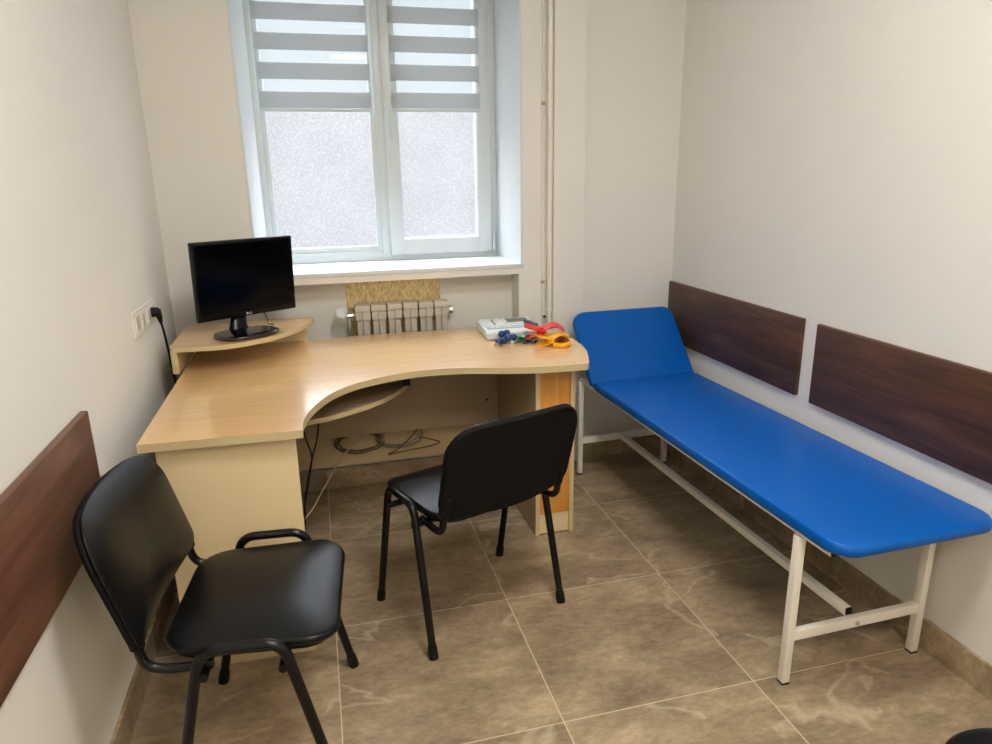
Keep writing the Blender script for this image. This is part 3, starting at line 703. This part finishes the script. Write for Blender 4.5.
# ---------------------------------------------------------------- cables under the desk
def coil(bm, cx, cz, rx, rz, turns, y, seed, sag=0.01):
    R = random.Random(seed); P = []
    for i in range(turns*14+1):
        a = 2*PI*i/14+PI/2; k = 1+0.10*math.sin(a*0.37+seed)
        P.append((cx+rx*k*math.cos(a)+R.uniform(-0.004, 0.004), y+0.012*math.sin(a*0.21+seed), cz+rz*k*math.sin(a)-sag+R.uniform(-0.002, 0.002)))
    return P
tg = thing('coiled_cable', 'brown-grey coiled network cable hanging below the desk back, left bundle', 'cable', (0, 0, 0), 0, 'cables under the desk')
obj('cable_loops', lambda bm: tube(bm, catmull(coil(bm, 0.12, 0.275, 0.105, 0.045, 4, 3.10, 1), 3), 0.0035, 6), M_wired, tg)
obj('cable_tie', lambda bm: box(bm, 0.118, 0.124, 3.08, 3.12, 0.30, 0.335, 0.001), M_wirew, tg)
tg = thing('coiled_cable', 'grey coiled network cable hanging below the desk back, right bundle', 'cable', (0, 0, 0), 0, 'cables under the desk')
obj('cable_loops', lambda bm: tube(bm, catmull(coil(bm, 0.315, 0.275, 0.105, 0.05, 5, 3.12, 4), 3), 0.0035, 6), M_wire, tg)
obj('cable_tie', lambda bm: box(bm, 0.40, 0.407, 3.09, 3.14, 0.28, 0.33, 0.001), M_wirew, tg)
tag(obj('loose_cable', lambda bm: tube(bm, catmull([(0.40, 3.10, 0.31), (0.37, 3.10, 0.27), (0.30, 3.09, 0.215), (0.25, 3.09, 0.19), (0.33, 3.09, 0.20), (0.44, 3.09, 0.21), (0.50, 3.09, 0.225), (0.46, 3.09, 0.245), (0.40, 3.09, 0.265)]), 0.0035, 6), M_wired), 'loose brown cable end looping right of the coiled cables', 'cable', 'cables under the desk')
tag(obj('loose_cable', lambda bm: tube(bm, catmull([(0.14, 3.08, 0.30), (0.06, 3.07, 0.24), (0.0, 3.02, 0.18), (-0.06, 2.94, 0.12), (-0.12, 2.86, 0.06), (-0.2, 2.80, 0.006), (-0.3, 2.7, 0.005)]), 0.0035, 6), M_wirew), 'pale cable running from the coils down to the floor behind the left desk panel', 'cable', 'cables under the desk')
tag(obj('loose_cable', lambda bm: tube(bm, catmull([(-0.04, 2.50, 0.64), (-0.055, 2.50, 0.54), (-0.085, 2.50, 0.44), (-0.12, 2.50, 0.3), (-0.14, 2.48, 0.1), (-0.18, 2.45, 0.006)]), 0.003, 6), M_rubber), 'thin black cable hanging from the keyboard shelf, right one', 'cable', 'cables under the desk')
tag(obj('loose_cable', lambda bm: tube(bm, catmull([(-0.10, 2.46, 0.64), (-0.098, 2.46, 0.56), (-0.082, 2.47, 0.48), (-0.09, 2.47, 0.42), (-0.13, 2.44, 0.26), (-0.2, 2.4, 0.006)]), 0.003, 6), M_rubber), 'thin black cable hanging close behind the left desk panel', 'cable', 'cables under the desk')

# ================================================================ EXAMINATION COUCH
cr = math.radians(1.4)
co = thing('examination_couch', 'blue padded examination couch on a cream steel frame along the right wall', 'examination couch', (1.456, 2.24, 0), cr)
PO = 0.010
PT, PB = 0.540, 0.503
obj('couch_pad', lambda bm: pad(bm, [(x+PO, y) for x, y in rrect(0.265, -0.958, 0.607, (0.07, 0.06, 0.02, 0.02), 8)], PT, PB, 0.030, 0.003), M_blue, co, 60)
ha = math.atan2(0.285, 0.262)
def hf(x, y, z):  # headrest tilts up from its hinge
    yy = 0.612; c, s = math.cos(ha), math.sin(ha)
    return (x, yy+y*c-(z-0.0)*s+0.012, 0.505+y*s+z*c)
hl = 0.392
obj('headrest_pad', lambda bm: pad(bm, [(x+PO, y) for x, y in rrect(0.272, 0.0, hl+0.006, (0.02, 0.02, 0.05, 0.07), 8)], 0.034, -0.003, 0.030, 0.003, hf), M_blue, co, 60)
def tubebox(x0, x1, y0, y1, z0, z1): return lambda bm: box(bm, x0, x1, y0, y1, z0, z1, 0.003)
for sx_ in (-1, 1):
    obj('side_rail', tubebox(min(sx_*0.215, sx_*0.24), max(sx_*0.215, sx_*0.24), -0.90, 0.80, 0.487, 0.5025), M_cream_metal, co)
    e = obj('rail_end_plug', tubebox(min(sx_*0.217, sx_*0.238), max(sx_*0.217, sx_*0.238), -0.906, -0.899, 0.488, 0.501), M_rubber, co)
    obj('headrest_strut', lambda bm: tube(bm, [hf(sx_*0.20, 0.02, -0.014), hf(sx_*0.20, hl-0.08, -0.014)], 0.009, 4, up=(1, 0, 0)), M_cream_metal, co)
    obj('headrest_prop', lambda bm: tube(bm, [(sx_*0.20, 0.775, 0.485), hf(sx_*0.20, 0.22, -0.018)], 0.007, 8), M_cream_metal, co)
    for sy in (-1, 1):
        xc = sx_*0.237-0.001; yc = sy*0.783
        lg = obj('leg', tubebox(xc-0.0125, xc+0.0125, yc-0.0125, yc+0.0125, 0.006, 0.489), M_cream_metal, co)
        obj('leg_cap', tubebox(xc-0.013, xc+0.013, yc-0.013, yc+0.013, 0.0, 0.008), M_rubber, lg)
for sy in (-1, 1):
    obj('cross_bar', tubebox(-0.226, 0.226, sy*0.783-0.010, sy*0.783+0.010, 0.147+(0.018 if sy > 0 else 0), 0.180+(0.018 if sy > 0 else 0)), M_cream_metal, co)
    obj('top_cross_bar', tubebox(-0.215, 0.215, sy*0.783-0.012, sy*0.783+0.012, 0.470, 0.495), M_cream_metal, co)
obj('centre_rail', tubebox(-0.032, -0.007, -0.770, 0.770, 0.176, 0.202), M_cream_metal, co)
obj('rail_end_plug', tubebox(-0.030, -0.009, -0.7725, -0.7695, 0.180, 0.2025), M_rubber, co)
obj('bolt', lambda bm: lathe(bm, [(0.007, 0), (0.007, 0.004), (0.004, 0.007), (0.0001, 0.007)], (0, 0, 0), 8, Matrix.Translation((-0.003, -0.793, 0.161)) @ Matrix.Rotation(PI/2, 4, 'X')), M_steel, co)

# ================================================================ CHAIRS
def make_chair():
    t = thing('visitor_chair', 'chair', 'chair', (0, 0, 0), 0, 'black visitor chairs')
    zt = 0.484; R = 0.0125
    # seat: rounded trapezoid cushion over a plastic pan
    out = []
    for x, y in rrect(0.222, -0.188, 0.205, (0.085, 0.085, 0.075, 0.075), 8):
        k = 1.0+0.04*(y/0.2); out.append((x*k, y))
    obj('seat', lambda bm: pad(bm, out, 0.464, 0.443, 0.022, 0.020, pw=2.6, fn=lambda x, y, z: (x, y, z+0.006*(abs(x)/0.22)**2-0.010*max(0, (y-0.12)/0.08)**2)), M_vinyl, t, 60)
    obj('seat_pan', lambda bm: pad(bm, [(x*0.96, y*0.96) for x, y in out], 0.446, 0.436, 0.010, 0), M_fabric, t, 60)
    # backrest
    W = 0.241
    bo = []
    cs = [(-W+0.035, 0.535+0.0, PI, 0.035, 0.035), (W-0.035, 0.535, 1.5*PI, 0.035, 0.035), (W-0.09, 0.787-0.09, 0, 0.09, 0.09), (-W+0.09, 0.787-0.09, 0.5*PI, 0.09, 0.09)]
    for cx, cz, a0, rx, rz in cs:
        for k in range(9):
            a = a0+PI/2*k/8; bo.append([cx+rx*math.cos(a), cz+rz*math.sin(a)])
    # widen toward the bottom, bow the lower and upper edges
    def shape(x, z):
        u = x/W
        if z < 0.56: z -= 0.022*(1-u*u)
        if z > 0.7: z += 0.012*(1-u*u)
        return (x, z)
    pts = []
    n = len(bo)
    for i in range(n):
        x, z = bo[i]; pts.append(shape(x, z))
        x2, z2 = bo[(i+1) % n]
        if math.hypot(x2-x, z2-z) > 0.06:
            m = 6
            for k in range(1, m): pts.append(shape(x+(x2-x)*k/m, z+(z2-z)*k/m))
    def bf(off):
        def f(x, z, d):
            v = (z-0.5)/0.3
            y = -0.232-0.082*v+0.036*(x/W)**2
            return (x+0.012, y+d+off, z+0.3*(d+off))
        return f
    obj('backrest', lambda bm: pad(bm, pts, 0.000, -0.008, 0.012, 0.030, bf(0), 3.2), M_vinyl, t, 60)
    obj('backrest_shell', lambda bm: pad(bm, [(x*1.0, z) for x, z in pts], 0.014, 0.0, 0.010, 0.0, lambda x, z, d: bf(0)(x, z, -0.008-d)), M_fabric, t, 60)
    for s in (-1, 1):
        mid = (s*0.25, 0.0, zt)
        fl = smooth_path([mid, (s*0.25, 0.088, zt), (s*0.2585, 0.194, 0.012)], 0.045, 8)
        rl = smooth_path([mid, (s*0.25, -0.088, zt), (s*0.2585, -0.192, 0.012)], 0.045, 8)
        for pth, fy in ((fl, 0.195), (rl, -0.193)):
            lg = obj('leg', lambda bm: tube(bm, pth, 0.0125, 14, ry=0.0125), M_blackmetal, t)
            d = (pth[-1]-pth[-2]).normalized()
            obj('foot_cap', lambda bm: tube(bm, [pth[-1]-d*0.030, pth[-1]-d*0.004, pth[-1]+d*0.011], [0.0145, 0.0155, 0.015], 14), M_rubber, lg)
        # bent back support: leaves the rear leg, dips behind the seat and climbs into the shell
        sp_ = smooth_path([(s*0.214, -0.07, 0.424), (s*0.216, -0.165, 0.424), (s*0.219, -0.212, 0.440), (s*0.216, -0.222, 0.50), (s*0.208, -0.232, 0.545)], 0.035, 6)
        obj('back_support', lambda bm: tube(bm, sp_, 0.011, 12, up=(s, 0, 0), ry=0.011), M_blackmetal, t)
        obj('support_sleeve', lambda bm: tube(bm, [(s*0.218, -0.219, 0.488), (s*0.215, -0.223, 0.515), (s*0.208, -0.238, 0.56)], [0.0155, 0.018, 0.012], 12), M_fabric, t)
    for y in (0.085, -0.085):
        obj('cross_bar', lambda bm: tube(bm, [(-0.256, y, 0.418), (0.256, y, 0.418)], 0.0105, 12), M_blackmetal, t)
    return t
ch = make_chair()
ch.location = (-0.212, 1.632, 0); ch.rotation_euler = (0, 0, math.radians(-95)); ch['label'] = 'black vinyl chair facing right, its back against the left wall guard'
dup(ch, (0.43, 2.106, 0), math.radians(19.5), 'black vinyl chair seen from behind, pulled up to the middle of the desk')

# ---------------------------------------------------------------- round stool, lower right corner
st = thing('round_stool', 'black round stool top cut off by the lower right corner of the photo', 'stool', (1.222, 0.738, 0))
def stseat(bm): lathe(bm, [(0.0001, 0.0), (0.135, 0.0), (0.150, 0.008), (0.155, 0.022), (0.153, 0.040), (0.142, 0.052), (0.12, 0.058), (0.0001, 0.062)], (0, 0, 0.30), 48)
obj('stool_seat', stseat, M_vinyl, st, 50)
obj('column', lambda bm: tube(bm, [(0, 0, 0.07), (0, 0, 0.305)], 0.02, 16), M_steel, st)
for k in range(5):
    a = 2*PI*k/5+0.3; c, s = math.cos(a), math.sin(a)
    lg = obj('leg', lambda bm: tube(bm, [(0, 0, 0.085), (c*0.12, s*0.12, 0.07), (c*0.2, s*0.2, 0.058)], [0.018, 0.014, 0.011], 10), M_blackmetal, st)
    obj('caster', lambda bm: lathe(bm, [(0.0001, -0.01), (0.02, -0.01), (0.0235, 0), (0.02, 0.01), (0.0001, 0.01)], (0, 0, 0), 18, Matrix.Translation((c*0.2, s*0.2, 0.0238)) @ Matrix.Rotation(a, 4, 'Z') @ Matrix.Rotation(PI/2, 4, 'X')), M_rubber, lg)
